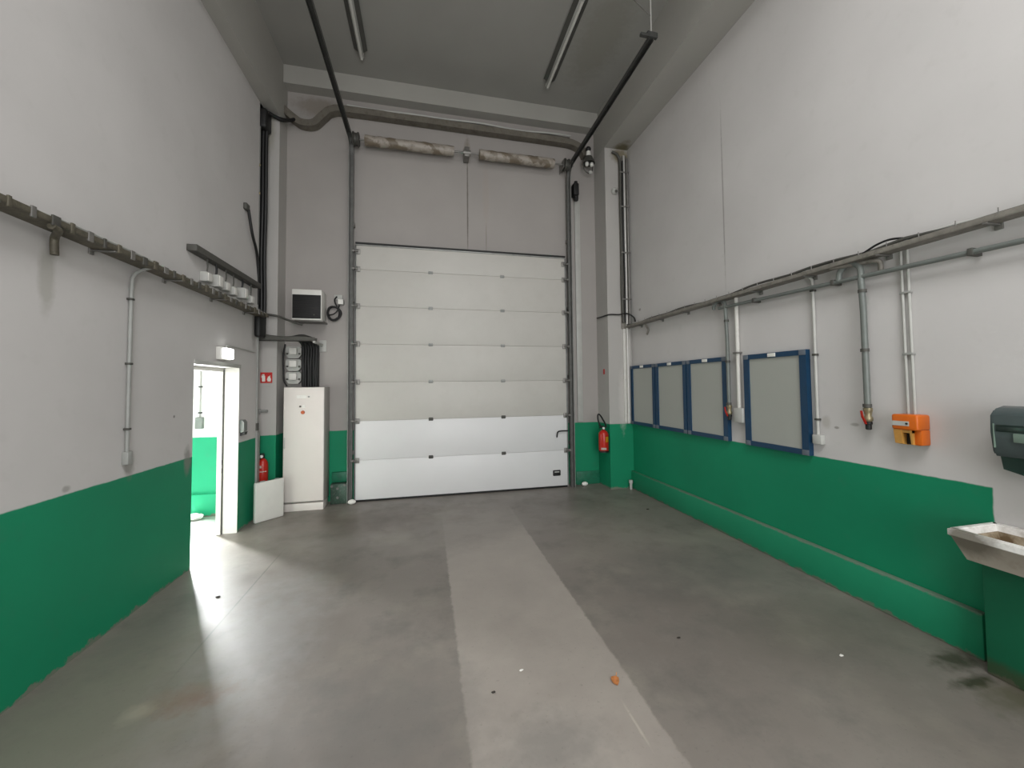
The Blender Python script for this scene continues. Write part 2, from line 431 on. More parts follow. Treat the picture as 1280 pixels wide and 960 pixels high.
# door frame in the doorway (leaf swung away into the neighbouring room)
FX0, FX1 = XL - .215, XL - .165
d1 = struct('door_1', B().prism([(FX0, DY0, 0), (FX0, DY0, DZ), (FX0, DY1, DZ), (FX0, DY1, 0), (FX0, DY1 - .028, 0), (FX0, DY1 - .028, DZ - .045), (FX0, DY0 + .03, DZ - .045), (FX0, DY0 + .03, 0)], (FX1 - FX0, 0, 0)), 'plastic')
for z in (.86, .76):
    obj('strike_plate', B().box(FX1 - .002, FX1 + .003, DY1 - .024, DY1 - .008, z - .03, z + .03), 'black', d1)
obj('weather_strip', B().box(FX1, FX1 + .012, DY1 - .016, DY1 - .006, 0, DZ - .02), 'darktrunk', d1)
struct('trim_2', B().box(FX1 + .012, XL + .002, DY1 - .006, DY1, 0, DZ), 'plastic')
struct('trim_1', B().box(XL, XL + .012, DY0 - .01, DY1 + .02, DZ + .0, DZ + .045, .003), 'lightgrey')
leaf = tag(obj('door_leaf', B().box(XL - .30 - .85, XL - .30, DY0 - .06, DY0 - .02, .01, DZ - .06, .003), 'plastic'), 'white door leaf swung open into the neighbouring room', 'door')
obj('door_handle', B().tube(smooth([(XL - .30 - .78, DY0 - .02, 1.0), (XL - .30 - .78, DY0 + .03, 1.0), (XL - .30 - .66, DY0 + .03, 1.0)]), .01), 'galv', leaf)

# ------------------------------------------------------------------ sectional door
PX0, PX1, PY = -1.06, 2.365, 6.50
SE = [.03, .63, 1.23, 1.83, 2.42, 3.01, 3.59, 3.965]
door = thing('sectional_door', 'large white sectional overhead door of seven stacked panels in the back wall', 'door', (.65, PY, 0))
HX = (.07, 1.25)
for i in range(7):
    m = 'panelnew' if i < 2 else 'panelold'
    p = obj('door_panel', B().box(PX0, PX1, PY, PY + .045, SE[i] + .001, SE[i + 1] - .001, .0035, 2), m, door)
    if i < 6:
        z = SE[i + 1]
        for hx in HX:
            h = B().box(hx - .035, hx + .035, PY - .006, PY, z - .026, z + .026, .004)
            h.cyl((hx - .038, PY - .010, z), (hx + .038, PY - .010, z), .009, 10)
            obj('hinge', h, 'darktrunk' if i < 2 else 'lighttrack', p)
    zz = SE[i + 1] - (.0 if i < 6 else .1)
    for x, sx in ((PX0 + .03, -1), (PX1 - .03, 1)):
        h = B().box(x - .03, x + .03, PY - .02, PY, zz - .04, zz + .04, .004)
        h.cyl((x, PY - .03, zz), (x + sx * .085, PY - .03, zz), .012, 10)
        h.cyl((x + sx * .05, PY - .03, zz), (x + sx * .085, PY - .03, zz), .026, 14)
        obj('roller_bracket', h, 'galv', p)
obj('top_rail', B().box(PX0, PX1, PY - .012, PY + .05, 3.965, 3.985, .003), 'lighttrack', door)
obj('lintel_seal', B().box(PX0 - .01, PX1 + .01, PY - .02, YB, 3.99, 4.012), 'black', door)
obj('bottom_seal', B().box(PX0, PX1, PY + .004, PY + .04, 0, .033, .006), 'black', door)
hd = obj('door_handle', B().box(2.10, 2.235, PY - .018, PY, .205, .30, .012, 3), 'black', door, 'black recessed lifting handle')
obj('grip_bar', B().box(2.125, 2.21, PY - .024, PY - .018, .262, .28, .003), 'lightgrey', hd)
obj('lock_lever', B().tube(smooth([(2.37, PY - .04, .965), (2.24, PY - .04, .965), (2.19, PY - .04, .95), (2.175, PY - .04, .905), (2.17, PY - .04, .86)]), .012), 'black', door, 'black bent locking lever')

def door_track(x, side, yend, label):
    root = thing('door_track', label, 'door track', (x, 6.46, 0), 'steel tracks of the overhead door')
    w = .030
    path = [(6.47, 0.0), (6.47, 5.36)]
    for k in range(1, 9):
        a = PI / 2 * k / 8; path.append((6.47 - .22 * (1 - math.cos(a)), 5.36 + .22 * math.sin(a)))
    vert = path[:]
    prof = [(x - w, -.025), (x + w, -.025), (x + w, .025), (x + w - .006, .025), (x + w - .006, -.018), (x - w + .006, -.018), (x - w + .006, .025), (x - w, .025)]
    obj('vertical_rail', B().sweep_yz(prof, vert), 'midtrack', root)
    obj('horizontal_rail', B().sweep_yz(prof, [(6.25, 5.58), (5, 5.585), (yend, 5.60)]), 'track', root)
    sx = side
    obj('mounting_angle', B().box(x + sx * .035, x + sx * .042, 6.44, YB, .0, 5.45).box(x + sx * .0, x + sx * .042, YB - .008, YB, 0, 5.45), 'lighttrack', root)
    obj('side_seal', B().box(x - sx * .035, x - sx * .075, 6.555, YB, 0, 3.99, .004), 'lighttrack', root)
    for z in (.75, 1.9, 3.1, 4.3):
        obj('bracket', B().box(x - .02, x + .035, 6.495, YB, z - .03, z + .03, .003), 'galv', root)
    return root
tl = door_track(-1.125, -1, 2.6, 'dark steel track rising along the left edge of the sectional door')
tr = door_track(2.445, 1, 3.80, 'dark steel track rising along the right edge of the sectional door')
# hanger at the visible end of the right track
hb = B().box(2.39, 2.515, 3.78, 3.82, 5.60, 5.66, .004)
hb.box(2.31, 2.40, 3.78, 3.82, 5.60, 5.63, .003)
obj('end_bracket', hb, 'track', tr)
obj('hanger_strap', B().tube([(2.445, 3.80, 5.65), (2.445, 3.80, 5.95), (2.445, 3.80, H)], .007), 'steelbright', tr, 'pale steel hanger')
obj('hanger_brace', B().tube([(2.445, 3.80, 5.85), (2.2, 3.95, 6.25), (2.05, 4.0, H)], .006), 'galv', tr)

# torsion shaft with wrapped springs above the door
sh = thing('torsion_shaft', 'torsion shaft with two wrapped springs above the sectional door', 'door spring', (.65, 6.40, 5.6))
SZ, SY = 5.60, 6.41
obj('shaft', B().cyl((-1.16, SY, SZ), (2.52, SY, SZ), .014), 'galv', sh)
for x in (-1.055, 2.395):
    obj('cable_drum', B().lathe([(.03, -.05), (.105, -.045), (.11, -.03), (.09, -.02), (.088, .02), (.105, .03), (.10, .045), (.03, .05)], (x, SY, SZ), 'x'), 'darktrunk', sh)
    obj('bearing_plate', B().box(x - .07, x - .062, SY - .07, YB, SZ - .08, SZ + .07, .003), 'galv', sh)
for x0, x1 in ((-.93, .45), (.86, 2.17)):
    pr = [(.02, 0), (.075, .004)]
    n = 26
    for k in range(n + 1): pr.append((.08 + .010 * math.sin(k * 1.9) * .5 + random.uniform(-.004, .004), .01 + (x1 - x0 - .02) * k / n))
    pr += [(.075, x1 - x0 - .004), (.02, x1 - x0)]
    obj('spring', B().lathe(pr, (x0, SY, SZ), 'x', 18), 'wrap', sh, 'spring wrapped in dirty off-white plastic')
obj('centre_bracket', B().box(.62, .70, SY - .03, YB, SZ - .07, SZ + .09, .006).cyl((.60, SY, SZ), (.72, SY, SZ), .045), 'galv', sh)

# ------------------------------------------------------------------ overhead cable trunking along the back wall
rt = []
pp = smooth([(-2.10, 6.50, 5.98), (-1.95, 6.50, 5.86), (-1.84, 6.50, 5.80), (-1.68, 6.50, 5.82), (-1.55, 6.50, 5.96), (-1.42, 6.50, 6.07), (-1.1, 6.50, 6.10), (.7, 6.50, 6.09), (2.2, 6.50, 6.08), (2.55, 6.50, 6.06), (2.72, 6.50, 5.98), (2.80, 6.50, 5.86)], 5)
ot = thing('overhead_trunking', 'dusty cable trunking running across the back wall above the torsion springs', 'cable trunking', (.6, 6.5, 6.0))
tb = B(); rings = []
for i, p in enumerate(pp):
    t = (pp[min(i + 1, len(pp) - 1)] - pp[max(i - 1, 0)]).normalized(); n = V((-t.z, 0, t.x))
    rings.append([tb.b.verts.new(p + n * a + V((0, c, 0))) for a, c in ((-.055, -.05), (.045, -.05), (.045, .09), (-.055, .09))])
for a, c in zip(rings, rings[1:]):
    for k in range(4): tb.b.faces.new((a[k], a[(k + 1) % 4], c[(k + 1) % 4], c[k]))
tb.b.faces.new(rings[0][::-1]); tb.b.faces.new(rings[-1])
obj('trough', tb, 'dirtytray', ot)
obj('cable', B().tube([V((x, 6.46 + .012 * math.sin(x * 5), 6.158 + .008 * math.sin(x * 3.1))) for x in [-1.2 + .1 * k for k in range(38)]], .014, 8), 'lightgrey', ot)
obj('cable', B().tube([V((x, 6.50 + .012 * math.sin(x * 3 + 1), 6.160 + .006 * math.sin(x * 4))) for x in [-1.2 + .1 * k for k in range(38)]], .016, 8), 'darktrunk', ot)

# fluorescent battens on the ceiling, unlit
def batten(x, y0, y1, label):
    r = thing('fluorescent_light', label, 'ceiling light', (x, (y0 + y1) / 2, H - .11), 'unlit tube lights on the ceiling')
    obj('housing', B().box(x - .035, x + .035, y0, y1, H - .055, H, .006), 'lightgrey', r)
    for s in (-1, 1):
        obj('reflector', B().prism([(x + s * .035, y0 + .05, H - .05), (x + s * .085, y0 + .05, H - .012), (x + s * .092, y0 + .05, H - .018), (x + s * .04, y0 + .05, H - .058)], (0, y1 - y0 - .16, 0)), 'fixture', r)
    for y in (y0 + .01, y1 - .03):
        obj('lampholder', B().box(x - .018, x + .018, y, y + .02, H - .10, H - .05, .004), 'lightgrey', r)
    obj('tube', B().cyl((x, y0 + .03, H - .08), (x, y1 - .03, H - .08), .017), 'tubelamp', r)
batten(-.91, 4.55, 5.98, 'unlit fluorescent batten on ceiling, the one towards the white cabinet')
batten(1.91, 4.40, 5.93, 'unlit fluorescent batten on ceiling, the one towards the blue frames')

# ------------------------------------------------------------------ left wall services
def tray(name, label, x0, x1, y0, y1, z, m, inward, nb, ncab, seed):
    rnd = random.Random(seed)
    r = thing(name, label, 'cable tray', ((x0 + x1) / 2, (y0 + y1) / 2, z))
    b = B().box(x0, x1, y0, y1, z, z + .006)
    b.box(x0, x0 + .005, y0, y1, z + .004, z + .036); b.box(x1 - .005, x1, y0, y1, z + .004, z + .036)
    obj('trough', b, m, r)
    wx = XL if inward > 0 else XR
    for k in range(nb):
        y = y0 + (y1 - y0) * (k + .5) / nb
        a = B().box(min(wx, x1 if inward > 0 else x0), max(wx, x1 if inward > 0 else x0), y - .012, y + .012, z - .012, z - .001, .003)
        a.box(wx, wx + inward * .012, y - .02, y + .02, z - .035, z + .05, .003)
        obj('bracket', a, 'galv', r)
    ox = x1 if inward > 0 else x0
    for k in range(30 if inward > 0 else 0):
        y = 2.3 + k * .125
        if y > y1 - .05: break
        obj('cable_tie', B().box(ox - .006, ox + .006, y - .01, y + .01 + rnd.uniform(0, .04), z - .008 - rnd.uniform(0, .008), z + .042 + rnd.uniform(0, .012), .003), ('galv', 'darktrunk', 'trayL')[k % 3], r)
    for k in range(ncab):
        cx = x0 + (x1 - x0) * (k + .6) / (ncab + .4)
        pts = [V((cx + rnd.uniform(-.008, .008), y0 + (y1 - y0) * i / 30, z + .03 + rnd.uniform(0, .03))) for i in range(31)]
        obj('cable', B().tube(smooth(pts, 2), .012, 8), 'darktrunk' if k % 2 == 0 else 'lightgrey', r)
    return r
tray('cable_tray', 'dusty cable tray running level along the left wall', XL + .02, XL + .15, -1.0, 6.0, 2.715, 'trayL', 1, 9, 4, 3)
rtray = tray('cable_tray', 'pale cable tray running level along the right wall above the blue frames', XR - .13, XR - .02, -1.0, 6.08, 2.71, 'trayR', -1, 12, 3, 5)
for k in range(24):
    y = 1.4 + k * .195
    obj('tray_rung', B().tube([(XR - .128, y, 2.735), (XR - .128, y, 2.775)], .0035, 6), 'galv', rtray)

# conduit drop on the left wall
c = thing('conduit', 'thin grey conduit dropping from the tray down the left wall to a small socket', 'conduit', (XL + .02, 3.68, 1.2))
obj('pipe', B().tube(smooth([(XL + .10, 3.74, 2.73), (XL + .06, 3.70, 2.70), (XL + .025, 3.66, 2.64), (XL + .02, 3.645, 2.52), (XL + .02, 3.64, 1.95), (XL + .02, 3.64, 1.28)], 4), .013), 'greyplastic', c)
for z in (2.45, 1.95, 1.45):
    obj('clip', B().box(XL, XL + .036, 3.622, 3.658, z - .008, z + .008, .003), 'darktrunk', c)
obj('socket', B().box(XL, XL + .045, 3.612, 3.668, 1.18, 1.28, .008), 'greyplastic', c)
# elbow bracket
e = tag(obj('pipe_elbow', B().tube(smooth([(XL + .14, 2.80, 2.70), (XL + .13, 2.86, 2.695), (XL + .05, 2.95, 2.69), (XL + .03, 2.97, 2.66), (XL + .03, 2.975, 2.58)], 5), .020), 'trayL'), 'short bent pipe stub turning down below the left cable tray', 'pipe')

# dark trunking with a row of small boxes above the doorway
tk = tag(obj('wall_trunking', B().box(XL, XL + .09, 4.38, 5.90, 3.085, 3.15, .004), 'darktrunk'), 'dark grey trunking high on the left wall over a row of small boxes', 'cable trunking')
by = [4.66, 4.84, 5.05, 5.23, 5.46, 5.70]
names = ['first small pale box from the room end under the dark trunking', 'second small pale box under the dark trunking, on a black cable', 'third small pale box from the room end under the dark trunking',
         'third small pale box from the column under the dark trunking', 'second small pale box from the column, on a black cable', 'small pale box nearest the column under the dark trunking']
for k, y in enumerate(by):
    d = .09 if k in (1, 4) else .07
    hh = .13 if k in (1, 4) else .10
    z0 = 2.85 - .012 * (k % 2)
    r = thing('junction_box', names[k], 'junction box', (XL, y, z0), 'small boxes under the dark trunking')
    obj('body', B().box(XL, XL + d, y - .05, y + .05, z0, z0 + hh, .008), 'lightgrey', r)
    obj('lid', B().box(XL + d, XL + d + .008, y - .042, y + .042, z0 + .008, z0 + hh - .008, .003), 'plastic', r)
    obj('cable', B().tube(smooth([(XL + .04, y, z0 + hh - .005), (XL + .045, y + .01, z0 + hh + .05), (XL + .05, y - .01, 3.09)]), .011 if k in (1, 4) else .007, 8), 'black' if k in (1, 4) else 'darktrunk', r)

# vertical cable bundle in the slot beside the left column
cb = thing('cable_bundle', 'thick black cable bundle climbing the corner beside the left column', 'cables', (-2.27, 6.14, 2.45))
for k in range(6):
    x = -2.33 + .040 * (k % 4); y = 6.12 + .045 * (k // 2)
    pts = [(x, y, 2.42), (x + .006, y, 3.0), (x - .008, y + .01, 3.6), (x + .004, y, 4.3), (x, y, 5.0), (x + .004, y, 5.45)]
    top = [(x + .02, y - .02, 5.66), (-2.18 + .02 * k, 6.20 + .008 * k, 5.685 - .006 * k), (-2.04, 6.24 + .01 * k, 5.66), (-1.98, 6.40, 5.76), (-1.94, 6.46, 5.82)] if k < 4 else [(x, y, 5.7)]
    obj('cable', B().tube(smooth(pts + top, 5), .024, 8), 'black', cb)
obj('conduit', B().tube([(-2.262, 6.07, 2.8), (-2.262, 6.07, 5.55)], .014), 'greyplastic', cb, 'pale grey conduit')
obj('sleeve', B().box(-2.35, -2.20, 6.04, 6.25, 2.45, 2.78, .04, 3), 'black', cb, 'black sleeve round the cables')
obj('upper_sleeve', B().box(-2.33, -2.17, 6.05, 6.26, 5.40, 5.69, .04, 3), 'black', cb)
obj('splice_box', B().box(-2.243, -2.165, 5.92, 6.12, 2.44, 2.735, .03, 3), 'black', cb)
for z in (3.4, 4.45, 4.85):
    obj('clip', B().box(-2.29, -2.235, 6.035, 6.06, z - .015, z + .015, .004), 'brass', cb)
# black loop cable from a small wall box
lc = thing('looped_cable', 'black cable curving from a small box high on the left wall into the corner', 'cable', (XL, 5.62, 3.3))
obj('wall_box', B().box(XL, XL + .04, 5.56, 5.66, 4.02, 4.10, .006), 'darktrunk', lc)
obj('cable', B().tube(smooth([(XL + .03, 5.64, 4.04), (XL + .045, 5.655, 3.9), (XL + .05, 5.72, 3.74), (XL + .04, 5.86, 3.6), (XL + .02, 5.97, 3.48), (XL + .0, 6.05, 3.2), (-2.25, 6.07, 2.9)], 6), .017), 'black', lc)
# thin cable sagging to the fan heater
tag(obj('cable', B().tube(smooth([(-2.26, 6.10, 2.82), (-2.22, 6.22, 2.80), (-2.06, 6.24, 2.775), (-1.95, 6.35, 2.735), (-1.78, 6.40, 2.685)], 6), .016), 'darktrunk'), 'dark cable crossing the left column towards the black-fronted heater', 'cable')

# lower grey trunking at the corner
tk2 = thing('corner_trunking', 'grey vertical trunking in the corner between left wall and column', 'cable trunking', (-2.26, 6.09, 0))
obj('duct', B().box(-2.335, -2.225, 6.035, 6.13, 0, 1.15, .004), 'greyplastic', tk2)
obj('conduit', B().cyl((-2.25, 6.06, 1.14), (-2.25, 6.06, 2.46), .02), 'greyplastic', tk2)
obj('coupling', B().cyl((-2.25, 6.06, 1.18), (-2.25, 6.06, 1.28), .03), 'darktrunk', tk2)
tag(obj('pipe_stub', B().cyl((-2.30, 6.27, 1.43), (-2.18, 6.25, 1.43), .017).box(-2.32, -2.27, 6.25, 6.28, 1.40, 1.46, .004), 'greyplastic'), 'short grey pipe stub on the left column face', 'pipe')

# emergency exit light
ex = thing('exit_light', 'glowing white emergency light box above the open doorway', 'emergency light', (XL, 5.12, 2.08))
obj('housing', B().box(XL, XL + .05, 4.96, 5.20, 2.075, 2.215, .008), 'plastic', ex)
obj('diffuser', B().box(XL + .05, XL + .085, 4.995, 5.185, 2.085, 2.205, .012, 3), 'exitglow', ex)
obj('conduit', B().tube(smooth([(XL + .02, 5.15, 2.21), (XL + .014, 5.17, 2.245), (XL + .012, 5.3, 2.25), (XL + .012, 5.95, 2.235)]), .008, 8), 'lightgrey', ex)
# socket between doorway and corner
sk = thing('wall_socket', 'grey-green wall socket with black underside beside the open doorway', 'socket', (XL, 5.68, 1.16))
obj('body', B().prism([(XL, 5.555, 1.20), (XL + .05, 5.555, 1.22), (XL + .05, 5.555, 1.33), (XL + .03, 5.555, 1.36), (XL, 5.555, 1.36)], (0, .09, 0)), 'airpipe', sk)
obj('plug_well', B().prism([(XL + .005, 5.565, 1.165), (XL + .05, 5.565, 1.175), (XL + .06, 5.565, 1.215), (XL + .005, 5.565, 1.20)], (0, .07, 0)), 'black', sk)
# fire sign on the left column
sg = thing('fire_sign', 'red square fire extinguisher sign on the left column', 'sign', (-2.21, CLY, 1.78))
obj('plate', B().box(-2.285, -2.135, CLY - .006, CLY, 1.825, 1.975), 'signred', sg)
pb = B().box(-2.262, -2.222, CLY - .009, CLY - .006, 1.845, 1.93, .008)
pb.box(-2.25, -2.234, CLY - .009, CLY - .006, 1.925, 1.95)
pb.tube(smooth([(-2.24, CLY - .008, 1.945), (-2.262, CLY - .008, 1.94), (-2.27, CLY - .008, 1.90)]), .004, 6)
obj('extinguisher_symbol', pb, 'paper', sg)
obj('flame_symbol', B().prism([(-2.19, CLY - .006, 1.845), (-2.155, CLY - .006, 1.845), (-2.148, CLY - .006, 1.88), (-2.158, CLY - .006, 1.90), (-2.162, CLY - .006, 1.935), (-2.178, CLY - .006, 1.91), (-2.184, CLY - .006, 1.92), (-2.2, CLY - .006, 1.875)], (0, -.003, 0)), 'paper', sg)
obj('caption_strip', B().box(-2.285, -2.135, CLY - .005, CLY, 1.785, 1.81), 'lightgrey', sg)

# ------------------------------------------------------------------ fire extinguishers
def extinguisher(x, y, z, r, h, label, mount, hose):
    g = thing('fire_extinguisher', label, 'fire extinguisher', (x, y, z))
    prof = [(r * .55, 0), (r * .92, .012), (r, .03), (r, h * .78), (r * .93, h * .85), (r * .7, h * .93), (r * .36, h * .985), (r * .3, h)]
    body = obj('cylinder', B().lathe(prof, (x, y, z), 'z', 28), 'red', g)
    obj('base_ring', B().lathe([(r * .9, 0), (r * 1.02, .002), (r * 1.02, .03), (r * .9, .032)], (x, y, z - .004)), 'black', g)
    vb = B().cyl((x, y, z + h), (x, y, z + h + .05), r * .3).box(x - r * .9, x + r * .25, y - .014, y + .014, z + h + .03, z + h + .045, .004).box(x - r * .8, x + r * .25, y - .014, y + .014, z + h + .055, z + h + .068, .004)
    obj('valve_head', vb, 'black', g)
    obj('pressure_gauge', B().lathe([(.001, 0), (.02, .001), (.02, .014), (.001, .016)], (x - .01, y - r * .3, z + h + .03), 'y', 14), 'chip', g)
    obj('hose', B().tube(smooth(hose, 8), .013), 'black', g)
    obj('bracket', B().tube(mount, .012), 'darktrunk', g)
    return g, body
def wrapped(x, y, r, a0, a1, z0, z1, n=8):
    b = B(); lo = []; hi = []
    for k in range(n + 1):
        a = a0 + (a1 - a0) * k / n
        lo.append(b.b.verts.new((x + r * math.cos(a), y + r * math.sin(a), z0))); hi.append(b.b.verts.new((x + r * math.cos(a), y + r * math.sin(a), z1)))
    for k in range(n): b.b.faces.new((lo[k], lo[k + 1], hi[k + 1], hi[k]))
    r_ = bmesh.ops.solidify(b.b, geom=b.b.faces[:], thickness=.002)
    return b
ex_x, ex_y = 2.905, 6.20
g, body = extinguisher(ex_x, ex_y, .62, .082, .37, 'red fire extinguisher with yellow label and raised hose on the right column', [(ex_x + .07, ex_y, .9), (CRX, ex_y, .9)],
    [(ex_x + .02, ex_y - .02, 1.02), (ex_x + .035, ex_y - .03, 1.06), (ex_x - .02, ex_y - .04, 1.16), (ex_x - .08, ex_y - .05, 1.245), (ex_x - .115, ex_y - .05, 1.25), (ex_x - .12, ex_y - .05, 1.19), (ex_x - .10, ex_y - .05, 1.11), (ex_x - .055, ex_y - .05, 1.03)])
obj('label_panel', wrapped(ex_x, ex_y, .084, -PI * .50, -PI * .22, .79, .88), 'yellow', body, 'yellow instruction label')
obj('white_label', wrapped(ex_x, ex_y, .084, -PI * .80, -PI * .45, .665, .70), 'paper', body)
el_x, el_y = -2.205, 6.185
g, body = extinguisher(el_x, el_y, .40, .062, .38, 'small red fire extinguisher behind the white slab by the left column', [(el_x, el_y + .055, .68), (el_x, CLY, .68)],
    [(el_x - .01, el_y - .02, .81), (el_x - .05, el_y - .03, .80), (el_x - .10, el_y - .04, .775), (el_x - .13, el_y - .05, .76)])
obj('label_band', wrapped(el_x, el_y, .064, -PI * .85, -PI * .15, .60, .612), 'paper', body)
obj('round_label', wrapped(el_x, el_y, .064, -PI * .62, -PI * .48, .655, .69), 'paper', body)

# white slab standing by the corner
ang = math.atan2(.27, .25)
slab = thing('white_slab', 'white flat box cover standing on edge in front of the small extinguisher', 'panel', (-2.03, 5.95, 0))
sb = B().box(-2.03 - .185, -2.03 + .185, 5.95, 5.95 + .055, 0, .515, .014, 3).rot((-2.03, 5.95, 0), ang)
obj('shell', sb, 'plastic', slab)
for s in (-.09, .10):
    nb = B().box(-2.03 + s - .03, -2.03 + s + .03, 5.965, 5.985, .512, .528, .004).rot((-2.03, 5.95, 0), ang)
    obj('hanging_tab', nb, 'greyplastic', slab)

# ------------------------------------------------------------------ white cabinet and the gear above it
cx0, cx1, cy0, cy1 = -1.975, -1.44, 6.235, 6.56
cab = thing('electrical_cabinet', 'tall cream electrical cabinet standing left of the sectional door', 'cabinet', ((cx0 + cx1) / 2, 6.4, 0))
obj('body', B().box(cx0, cx1, cy0 + .02, cy1, .115, 1.76, .006), 'cabside', cab, 'grey cabinet body')
obj('plinth', B().box(cx0 + .004, cx1 - .01, cy0 + .022, cy1 - .01, 0, .105, .003), 'cabinet', cab)
dr = obj('door', B().box(cx0 + .002, cx1 - .004, cy0, cy0 + .02, .135, 1.757, .006, 3), 'cabinet', cab)
obj('handle', B().box(cx0 + .012, cx0 + .028, cy0 - .012, cy0, .89, 1.05, .005).cyl((cx0 + .02, cy0 - .016, .91), (cx0 + .02, cy0, .91), .011), 'lightgrey', dr)
obj('name_plate', B().box(-1.805, -1.675, cy0 - .003, cy0, 1.60, 1.645), 'chip', dr)
obj('lock', B().cyl((-1.645, cy0 - .012, 1.622), (-1.645, cy0, 1.622), .012), 'greyplastic', dr)
obj('selector_switch', B().cyl((-1.755, cy0 - .018, 1.485), (-1.755, cy0, 1.485), .013).box(-1.765, -1.745, cy0 - .02, cy0 - .014, 1.48, 1.49), 'darktrunk', dr)
obj('small_plate', B().box(-1.735, -1.69, cy0 - .003, cy0, 1.465, 1.505), 'chip', dr)
obj('stop_button', B().lathe([(.026, 0), (.026, .012), (.022, .022), (.002, .026)], (-1.722, cy0, 1.40), 'y', 18), 'indicator', dr, 'orange stop button')

# isolators stacked above the cabinet
for k, (zc, lb) in enumerate(((1.90, 'grey isolator box directly on the white cabinet, lowest of three'), (2.09, 'grey isolator box, middle of the three above the white cabinet'), (2.28, 'grey isolator box just under the small tray, topmost of three'))):
    r = thing('isolator_box', lb, 'isolator', (-1.93, 6.5, zc - .095), 'isolators above the white cabinet')
    xc = -1.93; w = .105; hh = .088
    oc = [(xc - w, 6.50, zc - hh * .35), (xc - w * .6, 6.50, zc - hh), (xc + w * .6, 6.50, zc - hh), (xc + w, 6.50, zc - hh * .35), (xc + w, 6.50, zc + hh * .7), (xc + w * .8, 6.50, zc + hh), (xc - w * .8, 6.50, zc + hh), (xc - w, 6.50, zc + hh * .7)]
    obj('housing', B().prism(oc, (0, .10, 0)), 'lightgrey', r)
    obj('lid', B().box(xc - .048, xc + .052, 6.455, 6.50, zc - .03, zc + .065, .008), 'plastic', r)
    for s in (-1, 1):
        obj('knob', B().cyl((xc + s * .082, 6.48, zc - .02), (xc + s * .082, 6.50, zc - .02), .014), 'darktrunk', r)
ws = B().tube(smooth([(-2.03, 6.46, 2.40), (-2.055, 6.46, 2.22), (-2.05, 6.46, 2.0), (-2.04, 6.46, 1.86), (-2.0, 6.45, 1.775)]), .011)
tag(obj('cable', ws, 'black'), 'black cable hanging down the edge of the three isolators', 'cable')
# black cables dropping into the cabinet
bc = thing('cable_drop', 'broad black cable drop entering the top of the white cabinet', 'cables', (-1.71, 6.5, 1.76))
obj('backing', B().box(-1.815, -1.595, 6.50, 6.60, 1.765, 2.40, .006), 'black', bc)
for k in range(6):
    x = -1.795 + .036 * k
    obj('cable', B().tube(smooth([(x, 6.485, 1.77), (x + .006 * (-1) ** k, 6.48, 1.95), (x - .004, 6.485, 2.15), (x, 6.47, 2.37), (x - .05, 6.36, 2.47), (x - .12, 6.26, 2.48)]), .019, 8), 'black', bc)
# small tray from corner to the drop
stt = thing('cable_tray', 'short grey cable tray loaded with cables over the isolators', 'cable tray', (-1.95, 6.2, 2.41))
obj('trough', B().box(-2.33, -1.55, 6.13, 6.265, 2.42, 2.426).box(-2.33, -1.55, 6.13, 6.135, 2.424, 2.47).box(-2.33, -1.55, 6.26, 6.265, 2.424, 2.47), 'darktrunk', stt)
obj('support_arm', B().box(-1.575, -1.545, 6.13, YB, 2.39, 2.42, .003).box(-1.60, -1.50, YB - .012, YB, 2.30, 2.48, .004), 'lightgrey', stt)
for k in range(4):
    y = 6.15 + .03 * k
    obj('cable', B().tube(smooth([(-2.28, y - .02, 2.60), (-2.24, y, 2.51), (-2.13, y + .005, 2.475), (-1.95, y - .004, 2.46), (-1.75, y, 2.465 + .012 * k), (-1.60, y, 2.46)]), .021, 8), 'black' if k % 2 else 'darktrunk', stt)

# fan heater
ht = thing('fan_heater', 'white wall heater with a square black front above the isolators', 'heater', (-1.70, 6.45, 2.73))
hx0, hx1, hy0 = -1.905, -1.505, 6.31
obj('casing', B().box(hx0, hx1, hy0, YB, 2.745, 3.195, .008), 'plastic', ht)
gr = B().box(hx0 + .008, hx1 - .010, hy0 - .006, hy0 + .004, 2.765, 3.115, .003)
for k in range(16):
    z = 2.78 + k * .0212
    gr.box(hx0 + .014, hx1 - .016, hy0 - .011, hy0 - .004, z, z + .006)
obj('grille', gr, 'blackgrille', ht, 'black louvred front')
obj('indicator', B().lathe([(.001, 0), (.011, .001), (.009, .008), (.001, .01)], (-1.605, hy0 - .010, 2.82), 'y', 14), 'darktrunk', ht)
obj('foot_bracket', B().box(hx0 + .03, hx1 + .02, hy0 + .02, YB, 2.728, 2.745, .003), 'galv', ht)
# coiled cable with junction boxes
cc = thing('coiled_cable', 'coil of black cable hung beside the black-fronted heater', 'cable', (-1.385, 6.56, 2.8))
cp = []
for k in range(120):
    a = k / 120 * 2 * PI * 4.2 - 1.9
    cp.append(V((-1.385 + (.088 + .012 * math.sin(k * .31)) * math.cos(a), 6.555 - .018 * math.sin(k * .17), 2.90 + (.105 + .012 * math.cos(k * .23)) * math.sin(a))))
obj('coil', B().tube(cp, .013, 8), 'black', cc)
obj('lead', B().tube(smooth([(-1.34, 6.55, 3.0), (-1.365, 6.54, 3.05), (-1.375, 6.55, 3.11), (-1.35, 6.57, 3.16)]), .011, 8), 'black', cc)
obj('tie', B().tube(smooth([(-1.45, 6.53, 2.86), (-1.38, 6.52, 2.88), (-1.33, 6.53, 2.94), (-1.31, 6.54, 3.02)]), .010, 8), 'black', cc)
obj('hook', B().box(-1.41, -1.36, 6.56, YB, 2.99, 3.02, .004), 'lightgrey', cc)
tag(obj('wall_plate', B().box(-1.39, -1.27, YB - .03, YB, 3.11, 3.19, .006), 'lightgrey'), 'flat pale plate on the wall above the cable coil', 'wall plate')
jb = thing('junction_box', 'small white junction box just above the black cable coil', 'junction box', (-1.285, 6.57, 3.02))
